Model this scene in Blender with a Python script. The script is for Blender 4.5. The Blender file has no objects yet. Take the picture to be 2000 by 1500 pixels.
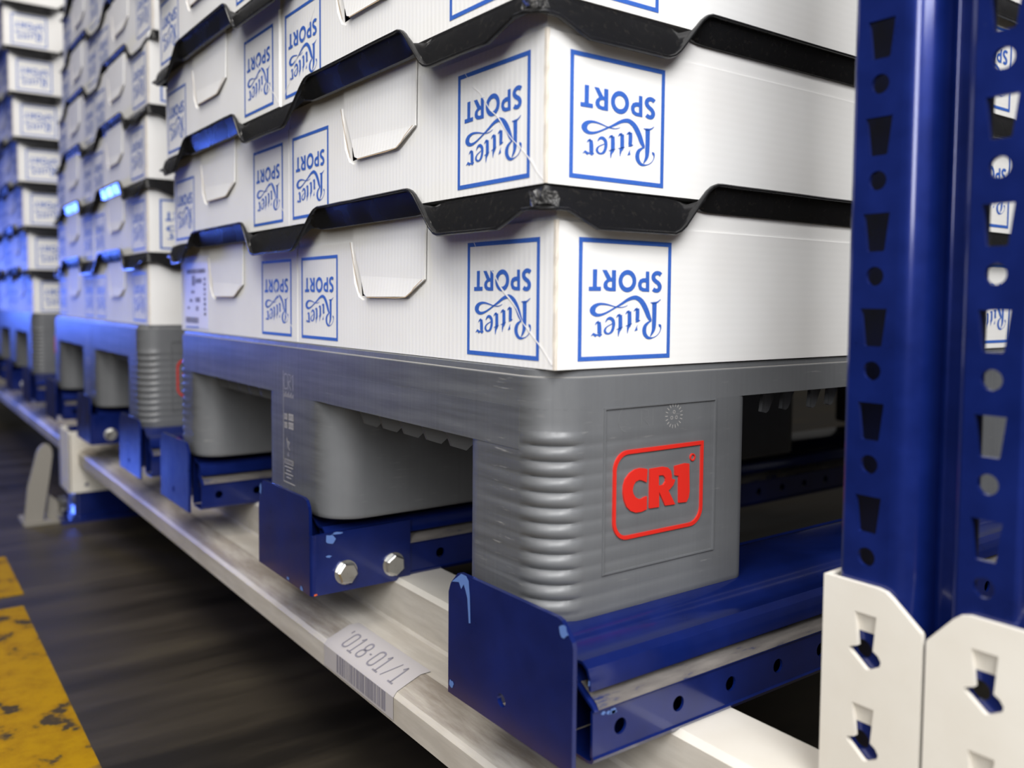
import bpy, bmesh, math, random
from mathutils import Vector, Matrix
from mathutils.geometry import tessellate_polygon
random.seed(7)
PI = math.pi
S = bpy.context.scene
COL = S.collection

# ---------------------------------------------------------------- camera, world, lights, exposure
CAM_F, CAM_CX, CAM_CY = 1705.3, 995.4, 677.9
YAW, PITCH, ROLL = .9415, -.0529, .0084
cam = bpy.data.cameras.new('camera'); co = bpy.data.objects.new('camera', cam); COL.objects.link(co)
d = Vector((math.cos(YAW)*math.cos(PITCH), math.sin(YAW)*math.cos(PITCH), math.sin(PITCH)))
r = Vector((math.sin(YAW), -math.cos(YAW), 0)); u = r.cross(d)
r2 = r*math.cos(ROLL)+u*math.sin(ROLL); u2 = -r*math.sin(ROLL)+u*math.cos(ROLL)
M = Matrix((r2, u2, -d)).transposed().to_4x4(); M.translation = Vector((-.3287, -.4106, .2025))
co.matrix_world = M
cam.sensor_width = 36; cam.lens = CAM_F/2000*36
cam.shift_x = (1000-CAM_CX)/2000; cam.shift_y = (CAM_CY-750)/2000
cam.clip_start = .01; cam.clip_end = 100
cam.dof.use_dof = True; cam.dof.focus_distance = .66; cam.dof.aperture_fstop = 5.0
S.camera = co

W = bpy.data.worlds.new('world'); S.world = W; W.use_nodes = True
W.node_tree.nodes['Background'].inputs[0].default_value = (1, .97, .93, 1)
W.node_tree.nodes['Background'].inputs[1].default_value = .05

def area(name, loc, target, size, energy, color=(1, 1, 1), size_y=None):
    l = bpy.data.lights.new(name, 'AREA'); l.energy = energy; l.color = color; l.size = size
    if size_y: l.shape = 'RECTANGLE'; l.size_y = size_y
    o = bpy.data.objects.new(name, l); COL.objects.link(o); o.location = loc
    o.rotation_euler = (Vector(target)-Vector(loc)).to_track_quat('-Z', 'Y').to_euler()
    return o
area('key_softbox', (-.62, -1.30, 1.15), (.05, .1, .2), .9, 32, (1, 1, 1), .8)
area('strip_lamp', (-1.28, -.74, .88), (.1, -.1, .3), .32, 15, (1, 1, 1), 1.1)
area('aisle_ceiling_lamp', (-.35, -2.1, 3.0), (.1, 1.2, .4), 2.6, 80, (1, .985, .96), 1.0)
area('far_ceiling_lamp', (-.75, .5, 3.0), (0, 2.6, .4), .5, 68, (1, .95, .88), 3.0)
bl = area('blue_aisle_lamp', (-.50, 3.40, .26), (0, 1.5, .15), .25, 4.8, (.09, .19, 1))
bl.data.spread = math.radians(110)

S.view_settings.view_transform = 'Standard'; S.view_settings.look = 'None'
S.view_settings.gamma = 1; S.view_settings.use_curve_mapping = False
S.view_settings.exposure = .05

# ---------------------------------------------------------------- materials
def new_mat(name, color, rough=.5, metal=0, spec=.5):
    m = bpy.data.materials.new(name); m.use_nodes = True
    b = m.node_tree.nodes['Principled BSDF']
    b.inputs['Base Color'].default_value = (*color, 1); b.inputs['Roughness'].default_value = rough
    b.inputs['Metallic'].default_value = metal; b.inputs['Specular IOR Level'].default_value = spec
    return m, m.node_tree.nodes, m.node_tree.links, b
def coords(n, l, scale=(1, 1, 1), kind='Object'):
    t = n.new('ShaderNodeTexCoord'); mp = n.new('ShaderNodeMapping'); mp.inputs['Scale'].default_value = scale
    l.new(t.outputs[kind], mp.inputs['Vector']); return mp.outputs['Vector']
def noise(n, l, vec, scale, detail=4, rough=.55):
    t = n.new('ShaderNodeTexNoise'); t.inputs['Scale'].default_value = scale; t.inputs['Detail'].default_value = detail
    t.inputs['Roughness'].default_value = rough; l.new(vec, t.inputs['Vector']); return t.outputs['Fac']
def ramp(n, l, fac, stops):
    t = n.new('ShaderNodeValToRGB'); e = t.color_ramp.elements
    while len(e) < len(stops): e.new(.5)
    for k, (p, c) in enumerate(stops):
        e[k].position = p; e[k].color = (*c, 1) if isinstance(c, tuple) else (c, c, c, 1)
    l.new(fac, t.inputs['Fac']); return t.outputs['Color']
def mix(n, l, fac, a, b, mode='MIX'):
    t = n.new('ShaderNodeMixRGB'); t.blend_type = mode
    for s, v in ((t.inputs[0], fac), (t.inputs[1], a), (t.inputs[2], b)):
        if isinstance(v, (int, float)): s.default_value = v
        elif isinstance(v, tuple): s.default_value = (*v, 1)
        else: l.new(v, s)
    return t.outputs[0]
def bump(n, l, b, h, strength=.3, dist=.001):
    t = n.new('ShaderNodeBump'); t.inputs['Strength'].default_value = strength; t.inputs['Distance'].default_value = dist
    l.new(h, t.inputs['Height']); l.new(t.outputs[0], b.inputs['Normal'])

def card(name, axis):
    m, n, l, b = new_mat(name, (.8, .79, .77), .62, 0, .35)
    v = coords(n, l)
    w = n.new('ShaderNodeTexWave'); w.wave_type = 'BANDS'; w.bands_direction = axis
    w.inputs['Scale'].default_value = 60; w.inputs['Distortion'].default_value = .6; w.inputs['Detail'].default_value = 1
    l.new(v, w.inputs['Vector'])
    big = noise(n, l, v, 9, 3)
    c = mix(n, l, 1, ramp(n, l, big, [(.3, (.79, .775, .755)), (.7, (.85, .845, .835))]),
            ramp(n, l, w.outputs['Fac'], [(0, .97 if axis == 'Y' else .988), (1, 1.0)]), 'MULTIPLY')
    sm = noise(n, l, coords(n, l, (1, 1, 1)), 120, 6, .7)
    c = mix(n, l, ramp(n, l, sm, [(.70, 0.0), (.80, .35)]), c, (.5, .46, .42))
    l.new(c, b.inputs['Base Color'])
    bump(n, l, b, w.outputs['Fac'], .10 if axis == 'Y' else .04, .0006)
    return m
card_v = card('white_cardboard_upright_flutes', 'Y')
card_h = card('white_cardboard_level_flutes', 'Z')
card_edge = new_mat('raw_cardboard_edge', (.5, .37, .24), .85)[0]
crease_m = new_mat('torn_white_paper', (.82, .81, .8), .8)[0]
def ink():
    m, n, l, b = new_mat('blue_print_ink', (.035, .11, .47), .5, 0, .3)
    f = noise(n, l, coords(n, l), 900, 3)
    l.new(ramp(n, l, f, [(.3, (.03, .1, .44)), (.72, (.05, .15, .52)), (.8, (.3, .38, .65))]), b.inputs['Base Color'])
    return m
ink_m = ink()
print_m = new_mat('grey_print_ink', (.2, .19, .22), .6)[0]
dark_print = new_mat('black_print_ink', (.06, .06, .07), .6)[0]
def black_plastic():
    m, n, l, b = new_mat('black_glossy_plastic', (.012, .012, .013), .3, 0, .25)
    v = coords(n, l)
    f = noise(n, l, v, 260, 6, .7); g = noise(n, l, v, 18, 3)
    l.new(ramp(n, l, f, [(.55, (.009, .009, .01)), (.74, (.024, .022, .02)), (.88, (.10, .09, .08))]), b.inputs['Base Color'])
    l.new(ramp(n, l, g, [(.3, .16), (.7, .34)]), b.inputs['Roughness'])
    bump(n, l, b, f, .15, .0004)
    return m
black_m = black_plastic()
def pallet_mat():
    m, n, l, b = new_mat('grey_moulded_plastic', (.15, .155, .165), .42, 0, .5)
    v = coords(n, l)
    base = ramp(n, l, noise(n, l, v, 14, 4), [(.3, (.112, .116, .123)), (.7, (.14, .145, .153))])
    s1 = noise(n, l, coords(n, l, (40, 34, 420)), 1, 3, .6)       # short level scuffs
    s2 = noise(n, l, coords(n, l, (300, 300, 6)), 1, 3, .6)       # upright rubbed lines
    patch = ramp(n, l, noise(n, l, v, 22, 2), [(.48, 0.0), (.66, 1.0)])
    sx = n.new('ShaderNodeSeparateXYZ'); l.new(v, sx.inputs[0])
    yb = ramp(n, l, sx.outputs['Y'], [(.026, 0.0), (.034, 1.0), (.062, 1.0), (.07, 0.0)])      # rubbed strip beside the corner
    xb = ramp(n, l, sx.outputs['X'], [(.0, 1.0), (.012, 0.0)])
    patch = mix(n, l, 1, mix(n, l, 1, patch, (.3, .3, .3), 'MULTIPLY'), mix(n, l, 1, yb, xb, 'MULTIPLY'), 'ADD')
    sc = mix(n, l, 1, ramp(n, l, s1, [(.62, 0.0), (.72, .8)]), patch, 'MULTIPLY')
    c = mix(n, l, sc, base, (.46, .45, .43))
    c = mix(n, l, ramp(n, l, s2, [(.45, 0.0), (.75, .12)]), c, (.075, .075, .08))
    aisle_dark = ramp(n, l, noise(n, l, coords(n, l, (30, 3, 60)), 2, 4, .6), [(.35, .55), (.65, .15)])      # dark streaky noise laid over the aisle side
    c = mix(n, l, mix(n, l, 1, aisle_dark, ramp(n, l, sx.outputs['X'], [(.0, 1.0), (.006, 0.0)]), 'MULTIPLY'), c, (.03, .03, .032))
    l.new(c, b.inputs['Base Color'])
    l.new(ramp(n, l, s2, [(.3, .34), (.7, .52)]), b.inputs['Roughness'])
    bump(n, l, b, sc, .3, .0006)
    return m
pallet_m = pallet_mat()
red_m = new_mat('red_moulded_plastic', (.62, .022, .014), .38)[0]
emb_m = new_mat('scuffed_light_grey_plastic', (.44, .42, .40), .6)[0]
def blue_paint(name, c0=(.0055, .016, .132)):
    m, n, l, b = new_mat(name, c0, .38, .4, .12)
    b.inputs['Coat Weight'].default_value = 1; b.inputs['Coat Roughness'].default_value = .13
    v = coords(n, l)
    f = noise(n, l, v, 30, 5, .6)
    c = ramp(n, l, f, [(.3, tuple(k*.8 for k in c0)), (.7, tuple(k*1.15 for k in c0))])
    ch = noise(n, l, v, 170, 5, .65)
    c = mix(n, l, ramp(n, l, ch, [(.735, 0.0), (.77, .8)]), c, (.10, .14, .26))
    l.new(c, b.inputs['Base Color'])
    l.new(ramp(n, l, f, [(.3, .26), (.7, .42)]), b.inputs['Roughness'])
    bump(n, l, b, noise(n, l, v, 700, 2), .08, .0003)
    return m
blue_m = blue_paint('blue_powder_coat')
chip_m = new_mat('light_blue_paint_chip', (.09, .17, .42), .6)[0]
def dusty_blue():
    m, n, l, b = new_mat('dust_on_blue_steel', (.2, .18, .165), .9, 0, .2)
    f = noise(n, l, coords(n, l, (12, 60, 60)), 2.2, 5, .6)
    l.new(ramp(n, l, f, [(.34, (.01, .02, .09)), (.42, (.11, .10, .097)), (.7, (.17, .155, .145))]), b.inputs['Base Color'])
    return m
dust_m = dusty_blue()
def cream(name, dirt=.0):
    m, n, l, b = new_mat(name, (.66, .625, .56), .5, 0, .4)
    v = coords(n, l)
    f = noise(n, l, v, 11, 5, .6)
    c = ramp(n, l, f, [(.3, (.62, .58, .51)), (.7, (.69, .66, .60))])
    if dirt:
        g = noise(n, l, coords(n, l, (60, 7, 60)), 1, 6, .65)
        c = mix(n, l, ramp(n, l, g, [(.43, dirt), (.66, dirt*.5)]), c, (.15, .118, .09))
    ch = noise(n, l, v, 150, 5, .65)
    c = mix(n, l, ramp(n, l, ch, [(.74, 0.0), (.78, .7)]), c, (.2, .18, .15))
    l.new(c, b.inputs['Base Color'])
    return m
cream_m = cream('cream_powder_coat'); cream_dusty = cream('dusty_cream_powder_coat', .45); cream_caked = cream('dust_caked_cream_powder_coat', .85)
def zinc():
    m, n, l, b = new_mat('zinc_plated_steel', (.62, .62, .6), .32, 1)
    f = noise(n, l, coords(n, l), 200, 3)
    l.new(ramp(n, l, f, [(.3, .25), (.7, .45)]), b.inputs['Roughness'])
    return m
zinc_m = zinc()
guard_m = new_mat('dusty_grey_steel', (.22, .205, .18), .7)[0]
sticker_m = new_mat('label_paper', (.76, .75, .76), .5)[0]
def concrete():
    m, n, l, b = new_mat('dark_worn_concrete', (.05, .045, .036), .4, 0, .3)
    v = coords(n, l, (.8, 5, 1)); v2 = coords(n, l)
    f = noise(n, l, v, 2.4, 6, .6); g = noise(n, l, v2, 60, 6, .7)
    c = ramp(n, l, f, [(.33, (.014, .012, .010)), (.55, (.038, .031, .022)), (.75, (.07, .058, .036))])
    c = mix(n, l, ramp(n, l, g, [(.7, 0.0), (.78, .7)]), c, (.2, .18, .15))
    l.new(c, b.inputs['Base Color'])
    l.new(ramp(n, l, f, [(.3, .3), (.7, .5)]), b.inputs['Roughness'])
    bump(n, l, b, g, .12, .002)
    return m
floor_m = concrete()
def yellow():
    m, n, l, b = new_mat('worn_yellow_floor_paint', (.5, .3, .01), .75, 0, .05)
    v = coords(n, l)
    f = noise(n, l, v, 26, 6, .65); g = noise(n, l, v, 9, 3, .5)
    c = ramp(n, l, f, [(.38, (.045, .034, .022)), (.44, (.25, .135, .003)), (.6, (.32, .18, .003))])
    c = mix(n, l, ramp(n, l, g, [(.30, 1.0), (.35, 0.0)]), c, (.05, .042, .033))
    l.new(c, b.inputs['Base Color'])
    return m
yellow_m = yellow()

# ---------------------------------------------------------------- mesh helpers
def mesh(name, verts, faces, mats, face_mats=None, smooth=35, recalc=True):
    me = bpy.data.meshes.new(name); me.from_pydata([tuple(v) for v in verts], [], faces)
    for m in (mats if isinstance(mats, (list, tuple)) else [mats]): me.materials.append(m)
    if face_mats: me.polygons.foreach_set('material_index', face_mats)
    if recalc:
        bm = bmesh.new(); bm.from_mesh(me); bmesh.ops.recalc_face_normals(bm, faces=bm.faces); bm.to_mesh(me); bm.free()
    if smooth:
        me.polygons.foreach_set('use_smooth', [True]*len(me.polygons)); me.set_sharp_from_angle(angle=math.radians(smooth))
    me.update(); return me
def obj(name, me, parent=None, loc=None):
    o = bpy.data.objects.new(name, me); COL.objects.link(o)
    if parent: o.parent = parent
    if loc: o.location = loc
    return o
def tag(o, label, cat, group=None, kind=None):
    o['label'] = label; o['category'] = cat
    if group: o['group'] = group
    if kind: o['kind'] = kind
    return o
def thing(name, label, cat, loc=(0, 0, 0), group=None):
    o = bpy.data.objects.new(name, None); COL.objects.link(o); o.location = loc; o.empty_display_size = .05
    return tag(o, label, cat, group, 'thing')
def join(parts):
    V, F = [], []
    for v, f in parts:
        k = len(V); V += list(v); F += [tuple(i+k for i in q) for q in f]
    return V, F
def box(x0, x1, y0, y1, z0, z1):
    v = [(x, y, z) for x in (x0, x1) for y in (y0, y1) for z in (z0, z1)]
    return v, [(0, 1, 3, 2), (4, 6, 7, 5), (0, 4, 5, 1), (2, 3, 7, 6), (0, 2, 6, 4), (1, 5, 7, 3)]
def plate2(outer, holes, t, f):
    """flat outline with holes, t thick; f(u, v, w) gives the point, w from 0 to t"""
    loops = [outer]+list(holes)
    flat = [p for lp in loops for p in lp]; N = len(flat)
    tri = tessellate_polygon([[Vector((p[0], p[1], 0)) for p in lp] for lp in loops])
    V = [f(p[0], p[1], 0) for p in flat]; F = [tuple(q) for q in tri]
    if t:
        V += [f(p[0], p[1], t) for p in flat]; F += [tuple(i+N for i in reversed(q)) for q in tri]
        k = 0
        for lp in loops:
            n = len(lp)
            for i in range(n):
                a, b = k+i, k+(i+1) % n; F.append((a, b, b+N, a+N))
            k += n
    return V, F
def rrect(x0, x1, y0, y1, rad, seg=6):
    """rounded rectangle, rad = radius or one per corner (x1y1, x0y1, x0y0, x1y0)"""
    rr = [rad]*4 if isinstance(rad, (int, float)) else rad
    out = []
    for k, (cx, cy) in enumerate(((x1, y1), (x0, y1), (x0, y0), (x1, y0))):
        q = rr[k]; sx = -1 if cx == x1 else 1; sy = -1 if cy == y1 else 1
        if q <= 0: out.append((cx, cy)); continue
        for i in range(seg+1):
            a = k*PI/2+i*PI/2/seg; out.append((cx+sx*q+q*math.cos(a), cy+sy*q+q*math.sin(a)))
    return out
def circle(cx, cy, rx, ry=None, n=20):
    ry = ry or rx
    return [(cx+rx*math.cos(2*PI*i/n), cy+ry*math.sin(2*PI*i/n)) for i in range(n)]
def spline(pts, sub=6):
    out = []
    for i in range(len(pts)-1):
        p0, p1, p2, p3 = pts[max(i-1, 0)], pts[i], pts[i+1], pts[min(i+2, len(pts)-1)]
        for k in range(sub):
            t = k/sub
            out.append(tuple(.5*((2*b)+(-a+c)*t+(2*a-5*b+4*c-e)*t*t+(-a+3*b-3*c+e)*t**3) for a, b, c, e in zip(p0, p1, p2, p3)))
    out.append(tuple(pts[-1])); return out
def stroke(pts, widths, sub=6):
    """ribbon along a curve with a width at each point: list of 2D quads"""
    if isinstance(widths, (int, float)): widths = [widths]*len(pts)
    q = spline([(p[0], p[1], w) for p, w in zip(pts, widths)], sub)
    L, R = [], []
    for i, (x, y, w) in enumerate(q):
        a = q[max(i-1, 0)]; b = q[min(i+1, len(q)-1)]
        dx, dy = b[0]-a[0], b[1]-a[1]; n = math.hypot(dx, dy) or 1; w = max(w, 1e-9)/2
        L.append((x-dy/n*w, y+dx/n*w)); R.append((x+dy/n*w, y-dx/n*w))
    V = L+R; n = len(L)
    return V, [(i, i+1, n+i+1, n+i) for i in range(n-1)]
def flat2(outer, holes=()):
    V, F = plate2(outer, holes, 0, lambda a, b, c: (a, b)); return V, F
def sweep(profile, x0, x1, t, closed=False):
    """sheet-metal profile (y, z) of thickness t swept along x"""
    n = len(profile); A, B = [], []
    for i, (y, z) in enumerate(profile):
        a = profile[max(i-1, 0)]; b = profile[min(i+1, n-1)]
        dy, dz = b[0]-a[0], b[1]-a[1]; m = math.hypot(dy, dz)
        A.append((y, z)); B.append((y+dz/m*t, z-dy/m*t))
    V = [(x0, *p) for p in A]+[(x0, *p) for p in B]+[(x1, *p) for p in A]+[(x1, *p) for p in B]
    F = []
    for i in range(n-1):
        F += [(i, i+1, 2*n+i+1, 2*n+i), (n+i, 3*n+i, 3*n+i+1, n+i+1), (i, n+i, n+i+1, i+1), (2*n+i, 2*n+i+1, 3*n+i+1, 3*n+i)]
    F += [(0, 2*n, 3*n, n), (n-1, 2*n-1, 4*n-1, 3*n-1)]
    return V, F

# ---------------------------------------------------------------- floor
FZ = -.262
fl = obj('floor', mesh('floor', [(-8, -6, FZ), (8, -6, FZ), (8, 14, FZ), (-8, 14, FZ)], [(0, 1, 2, 3)], floor_m)); fl['kind'] = 'structure'
V, F = [], []
yl = obj('painted_line', mesh('painted_line', *box(-.25, -.158, -2, 1.06, FZ, FZ+.0012), yellow_m, smooth=0))
tag(yl, 'long worn yellow line painted on the dark floor, nearest the camera', 'floor marking', 'yellow floor lines')
yl2 = obj('painted_line', mesh('painted_line', *box(-.25, -.15, 1.12, 1.36, FZ, FZ+.0012), yellow_m, smooth=0))
tag(yl2, 'short yellow floor stripe beyond the gap, in blue light', 'floor marking', 'yellow floor lines')

# ---------------------------------------------------------------- rack beams (step profile along the aisle)
BZ = -.067
def beam_profile():
    return [(.130, -.145), (.130, BZ-.004), (.127, BZ), (.078, BZ), (.074, BZ-.004), (.074, -.1085), (.071, -.1105),
            (.036, -.1085), (.031, -.1085), (.009, -.117), (.006, -.121), (.006, -.142), (.009, -.145)]
def beam_mesh(y0, y1):
    p = beam_profile(); n = len(p); steps = 24; V = []; F = []; fm = []
    for k in range(steps+1):
        y = y0+(y1-y0)*k/steps
        V += [(x, y, z) for x, z in p]
    for k in range(steps):
        for i in range(n):
            a, b = k*n+i, k*n+(i+1) % n; F.append((a, b, b+n, a+n)); fm.append(2 if i in (7, 8) else (1 if i in (4, 5, 6, 9, 10) else 0))
    F += [tuple(range(n)), tuple(range(steps*n, steps*n+n))]; fm += [0, 0]
    return mesh('beam_profile', V, F, [cream_m, cream_dusty, cream_caked], fm)
beam = thing('rack_beam', 'cream stepped steel beam under the nearest pallets, with a barcode sticker', 'beam', (0, 0, 0), 'cream rack beams')
obj('beam_profile', beam_mesh(-.122, 1.566), beam)
beam2 = thing('rack_beam', 'far cream steel beam beyond the short blue post, lit blue', 'beam', (0, 0, 0), 'cream rack beams')
obj('beam_profile', beam_mesh(1.675, 3.6), beam2)
# connectors at the short post
cp = [(-.010, -.078), (.15, -.078), (.15, -.2), (-.010, -.2)]
obj('end_plate', mesh('end_plate', *plate2(rrect(-.010, .15, -.203, -.075, .006), [circle(.022, -.188, .004)], .004, lambda a, b, w: (a, 1.566+w, b)), cream_m), beam)
obj('end_plate', mesh('end_plate', *plate2(rrect(1.566, 1.615, -.203, -.075, .004), [], .004, lambda a, b, w: (-.012+w, a, b)), cream_m), beam)
obj('end_plate', mesh('end_plate', *plate2(rrect(-.010, .15, -.203, -.075, .006), [], .004, lambda a, b, w: (a, 1.671+w, b)), cream_m), beam2)
obj('end_plate', mesh('end_plate', *plate2(rrect(1.622, 1.675, -.203, -.075, .004), [], .004, lambda a, b, w: (-.012+w, a, b)), cream_m), beam2)

# sticker wrapped over the dusty slope and the front face
def slope(a, off): # a metres up the slope from the front crease
    L = math.hypot(.022, .0085); t = a/L
    return (.009+.022*t-off*.36, -.117+.0085*t+off*.93)
V, F = [], []
prof = [(.0052, -.1395), (.0052, -.1205), (.0085, -.1164)]+[slope(.01, .0008), slope(.0236, .0008), (.041, -.1076)]
ys = [.205+.135*k/8 for k in range(9)]
for y in ys:
    for i, (x, z) in enumerate(prof): V.append((x, y, z))
n = len(prof)
for k in range(8):
    for i in range(n-1): F.append((k*n+i, k*n+i+1, (k+1)*n+i+1, (k+1)*n+i))
soiled = new_mat('soiled_label_paper', (.40, .375, .375), .7)[0]
lab = obj('barcode_label', mesh('barcode_label', V, F, soiled), beam); lab['label'] = 'pale paper sticker with a barcode and digits'
bars = []; yy = .218
while yy < .309:
    w = random.choice((.0012, .0018, .0026, .0036)); bars.append(box(.0049, .00515, yy, yy+w, -.137, -.1205)); yy += w+random.choice((.0008, .0014, .002))
obj('printed_barcode', mesh('printed_barcode', *join(bars), print_m, smooth=0), lab)
SEG = {'0': 'abcdef', '1': 'bc', '8': 'abcdefg', '-': 'g'}
def digit(ch, ox, w, h, t):
    out = []
    if ch == '/': return [stroke([(ox+.1*w, 0), (ox+.9*w, h)], t*.7, 1)]
    if ch == "'": return [stroke([(ox+.5*w, h*.8), (ox+.5*w, h)], t, 1)]
    if ch == '1': return [stroke([(ox+.5*w, 0), (ox+.5*w, h)], t, 1), stroke([(ox+.2*w, h*.8), (ox+.5*w, h)], t, 1), stroke([(ox+.1*w, 0), (ox+.9*w, 0)], t, 1)]
    if ch == '-': return [stroke([(ox+.2*w, h/2), (ox+.8*w, h/2)], t, 1)]
    if ch == '0': return [flat2(rrect(ox, ox+w, 0, h, w*.4), [rrect(ox+t, ox+w-t, t, h-t, w*.3)])]
    if ch == '8': return [flat2(rrect(ox, ox+w, 0, h*.54, w*.4), [rrect(ox+t, ox+w-t, t, h*.54-t, w*.3)]), flat2(rrect(ox+w*.06, ox+w*.94, h*.48, h, w*.4), [rrect(ox+w*.06+t, ox+w*.94-t, h*.48+t, h-t, w*.3)])]
parts = []; ox = 0
for ch in "'018-01/1":
    w = .0105 if ch not in "'-" else .005
    parts += digit(ch, ox, w, .0195, .0017); ox += w+.0033
V, F = join(parts)
V = [(slope(.0025+q, .0012)[0], .326-p, slope(.0025+q, .0012)[1]) for p, q in V]
obj('printed_digits', mesh('printed_digits', V, F, print_m, smooth=0), lab)

# ---------------------------------------------------------------- short post with base and guard
post = thing('rack_post', 'short dark blue post with base plate under the cream beams', 'rack post', (0, 0, 0))
obj('column', mesh('column', *plate2(rrect(.0, .11, 1.572, 1.668, .008), [], .187, lambda a, b, w: (a, b, FZ+w)), blue_m), post)
obj('base_plate', mesh('base_plate', *plate2(rrect(-.03, .14, 1.545, 1.70, .004), [], .008, lambda a, b, w: (a, b, FZ+w)), blue_m), post)
def bolt_mesh(rad=.008, h=.0055, washer=True):
    hexa = [(rad*math.cos(k*PI/3+.3), rad*math.sin(k*PI/3+.3)) for k in range(6)]
    V, F = [], []
    parts = []
    if washer: parts.append(plate2(circle(0, 0, rad*1.12), [], .0012, lambda a, b, w: (a, -w, b)))
    rings = [(1, .0012), (1, h-.0012), (.86, h), (.55, h-.0003)]
    for s, y in rings: V += [(a*s, -y, b*s) for a, b in hexa]
    for k in range(len(rings)-1):
        for i in range(6): F.append((k*6+i, k*6+(i+1) % 6, k*6+6+(i+1) % 6, k*6+6+i))
    F.append(tuple(range(18, 24))); parts.append((V, F))
    return mesh('bolt', *join(parts), zinc_m)
bolt_me = bolt_mesh(.0103, .0068)
for x, y in ((-.018, 1.60), (-.016, 1.64)):
    o = obj('anchor_bolt', bolt_me, post, (x, y, FZ+.02)); o.rotation_euler = (-PI/2, 0, 0); o.scale = (1, 3, 1)
guard = thing('post_guard', 'dusty grey rounded steel guard standing in front of the short post', 'guard', (0, 0, 0))
out = [(0, 0), (.034, 0), (.036, .09)]+[(.0205+.0155*math.cos(a), .128+.028*math.sin(a)) for a in [k*PI/10 for k in range(11)]]+[(-.002, .07)]
def gmap(a, b, w):
    return (-.092+a+b*.14, 1.585+w*1.0+b*.05, FZ+.006+b)
obj('guard_plate', mesh('guard_plate', *plate2(out, [], .012, gmap), guard_m), guard)
obj('guard_foot', mesh('guard_foot', *plate2(rrect(-.095, -.012, 1.57, 1.66, .008), [], .006, lambda a, b, w: (a, b, FZ+w)), guard_m), guard)
obj('gusset', mesh('gusset', *plate2([(-.05, 0), (-.018, 0), (-.03, .035), (-.045, .05)], [], .006, lambda a, b, w: (a, 1.60+w, FZ+.006+b)), guard_m), guard)

# ---------------------------------------------------------------- upright at the right with punched holes
UX = .098; UT = .0028; UZ0, UZ1 = FZ+.006, .95
def up_holes(yc):
    hs = []
    k = -6
    while True:
        z = .28+.05*k
        if z+.022 > UZ1: break
        if z > UZ0+.01:
            hs.append([(yc+.0075, z+.0200), (yc+.0052, z+.0008), (yc+.0045, z), (yc-.0045, z), (yc-.0052, z+.0008), (yc-.0075, z+.0200)])
        if UZ0+.01 < z-.013 < UZ1-.01: hs.append(circle(yc, z-.013, .0051, n=22))
        k += 1
    return hs
up = thing('rack_upright', 'tall blue punched steel upright at the right edge', 'rack upright', (0, 0, 0))
for ya, yb, yc, nm in ((-.163, -.1375, -.1505, 'punched_flange'), (-.2255, -.1995, -.212, 'punched_flange')):
    V, F = plate2([(ya, UZ0), (yb, UZ0), (yb, UZ1), (ya, UZ1)], up_holes(yc), UT, lambda a, b, w: (UX+w, a, b))
    obj(nm, mesh(nm, V, F, blue_m, smooth=20), up)
def vert_sheet(pts, t, name):
    """plan polyline (x, y) raised from floor to top"""
    n = len(pts); A = []; B = []
    for i, (x, y) in enumerate(pts):
        a = pts[max(i-1, 0)]; b = pts[min(i+1, n-1)]; dx, dy = b[0]-a[0], b[1]-a[1]; m = math.hypot(dx, dy)
        A.append((x, y)); B.append((x+dy/m*t, y-dx/m*t))
    V = [(*p, z) for z in (UZ0, UZ1) for p in A+B]; F = []
    for i in range(n-1):
        F += [(i, i+1, 2*n+i+1, 2*n+i), (n+i, n+i+1, 3*n+i+1, 3*n+i)]
    for z in (0, 2*n): F += [(z+i, z+i+1, z+n+i+1, z+n+i) for i in range(n-1)]
    F += [(0, n, 3*n, 2*n), (n-1, 2*n-1, 4*n-1, 3*n-1)]
    return mesh(name, V, F, blue_m, smooth=40)
arc = lambda cx, cy, rr, a0, a1, n=10: [(cx+rr*math.cos(a0+(a1-a0)*i/n), cy+rr*math.sin(a0+(a1-a0)*i/n)) for i in range(n+1)]
g = arc(UX+.015, -.163, .015, PI, PI*1.5)+[(UX+.020, -.178)]+arc(UX+.020, -.1805, .0025, PI/2, 0, 4)+[(UX+.0225, -.1935)]+arc(UX+.020, -.1935, .0025, 0, -PI/2, 4)+[(UX+.005, -.196)]+arc(UX+.005, -.1995, .0045, PI/2, PI, 4)
obj('centre_groove', vert_sheet(g, -UT, 'centre_groove'), up)
obj('web_plate', vert_sheet(arc(UX+.003, -.1375, .003, PI, PI/2, 4)+[(UX+.085, -.1345), (UX+.085, -.148)], UT*.6, 'web_plate'), up)
obj('web_plate', vert_sheet(arc(UX+.003, -.2255, .003, PI, PI*1.5, 4)+[(UX+.085, -.2285), (UX+.085, -.217)], -UT*.6, 'web_plate'), up)
# hooked beam connectors on the upright
CX = .0942
def slots(dy, zs):
    return [[(-.1472+dy, .0375+z), (-.1598+dy, .0375+z), (-.1583+dy, .0190+z), (-.1612+dy, .0172+z), (-.1630+dy, .0145+z), (-.1624+dy, .0117+z), (-.1560+dy, .0078+z), (-.1545+dy, .0078+z), (-.1448+dy, .0155+z), (-.1443+dy, .0172+z), (-.1492+dy, .0192+z)] for z in zs]
def connector(parent, outer, dy, zs):
    V, F = plate2(outer, slots(dy, zs), .0032, lambda a, b, w: (CX+w, a, b))
    obj('connector_plate', mesh('connector_plate', V, F, cream_m, smooth=20), parent)
    for z in zs:   # the hook bent back into the upright
        V = []; F = []
        prof = [(.0001, .0380), (.0008, .0370), (.0018, .0345), (.0027, .0312), (.0035, .0268)]
        for (x, h) in prof:
            for y in (-.1468, -.1478, -.1592, -.1602): V.append((CX+x, y+dy, h+z))
        for i in range(len(prof)-1):
            for j in range(3): F.append((i*4+j, i*4+j+1, i*4+5+j, i*4+4+j))
        obj('hook', mesh('hook', V, F, cream_m), parent)
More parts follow.
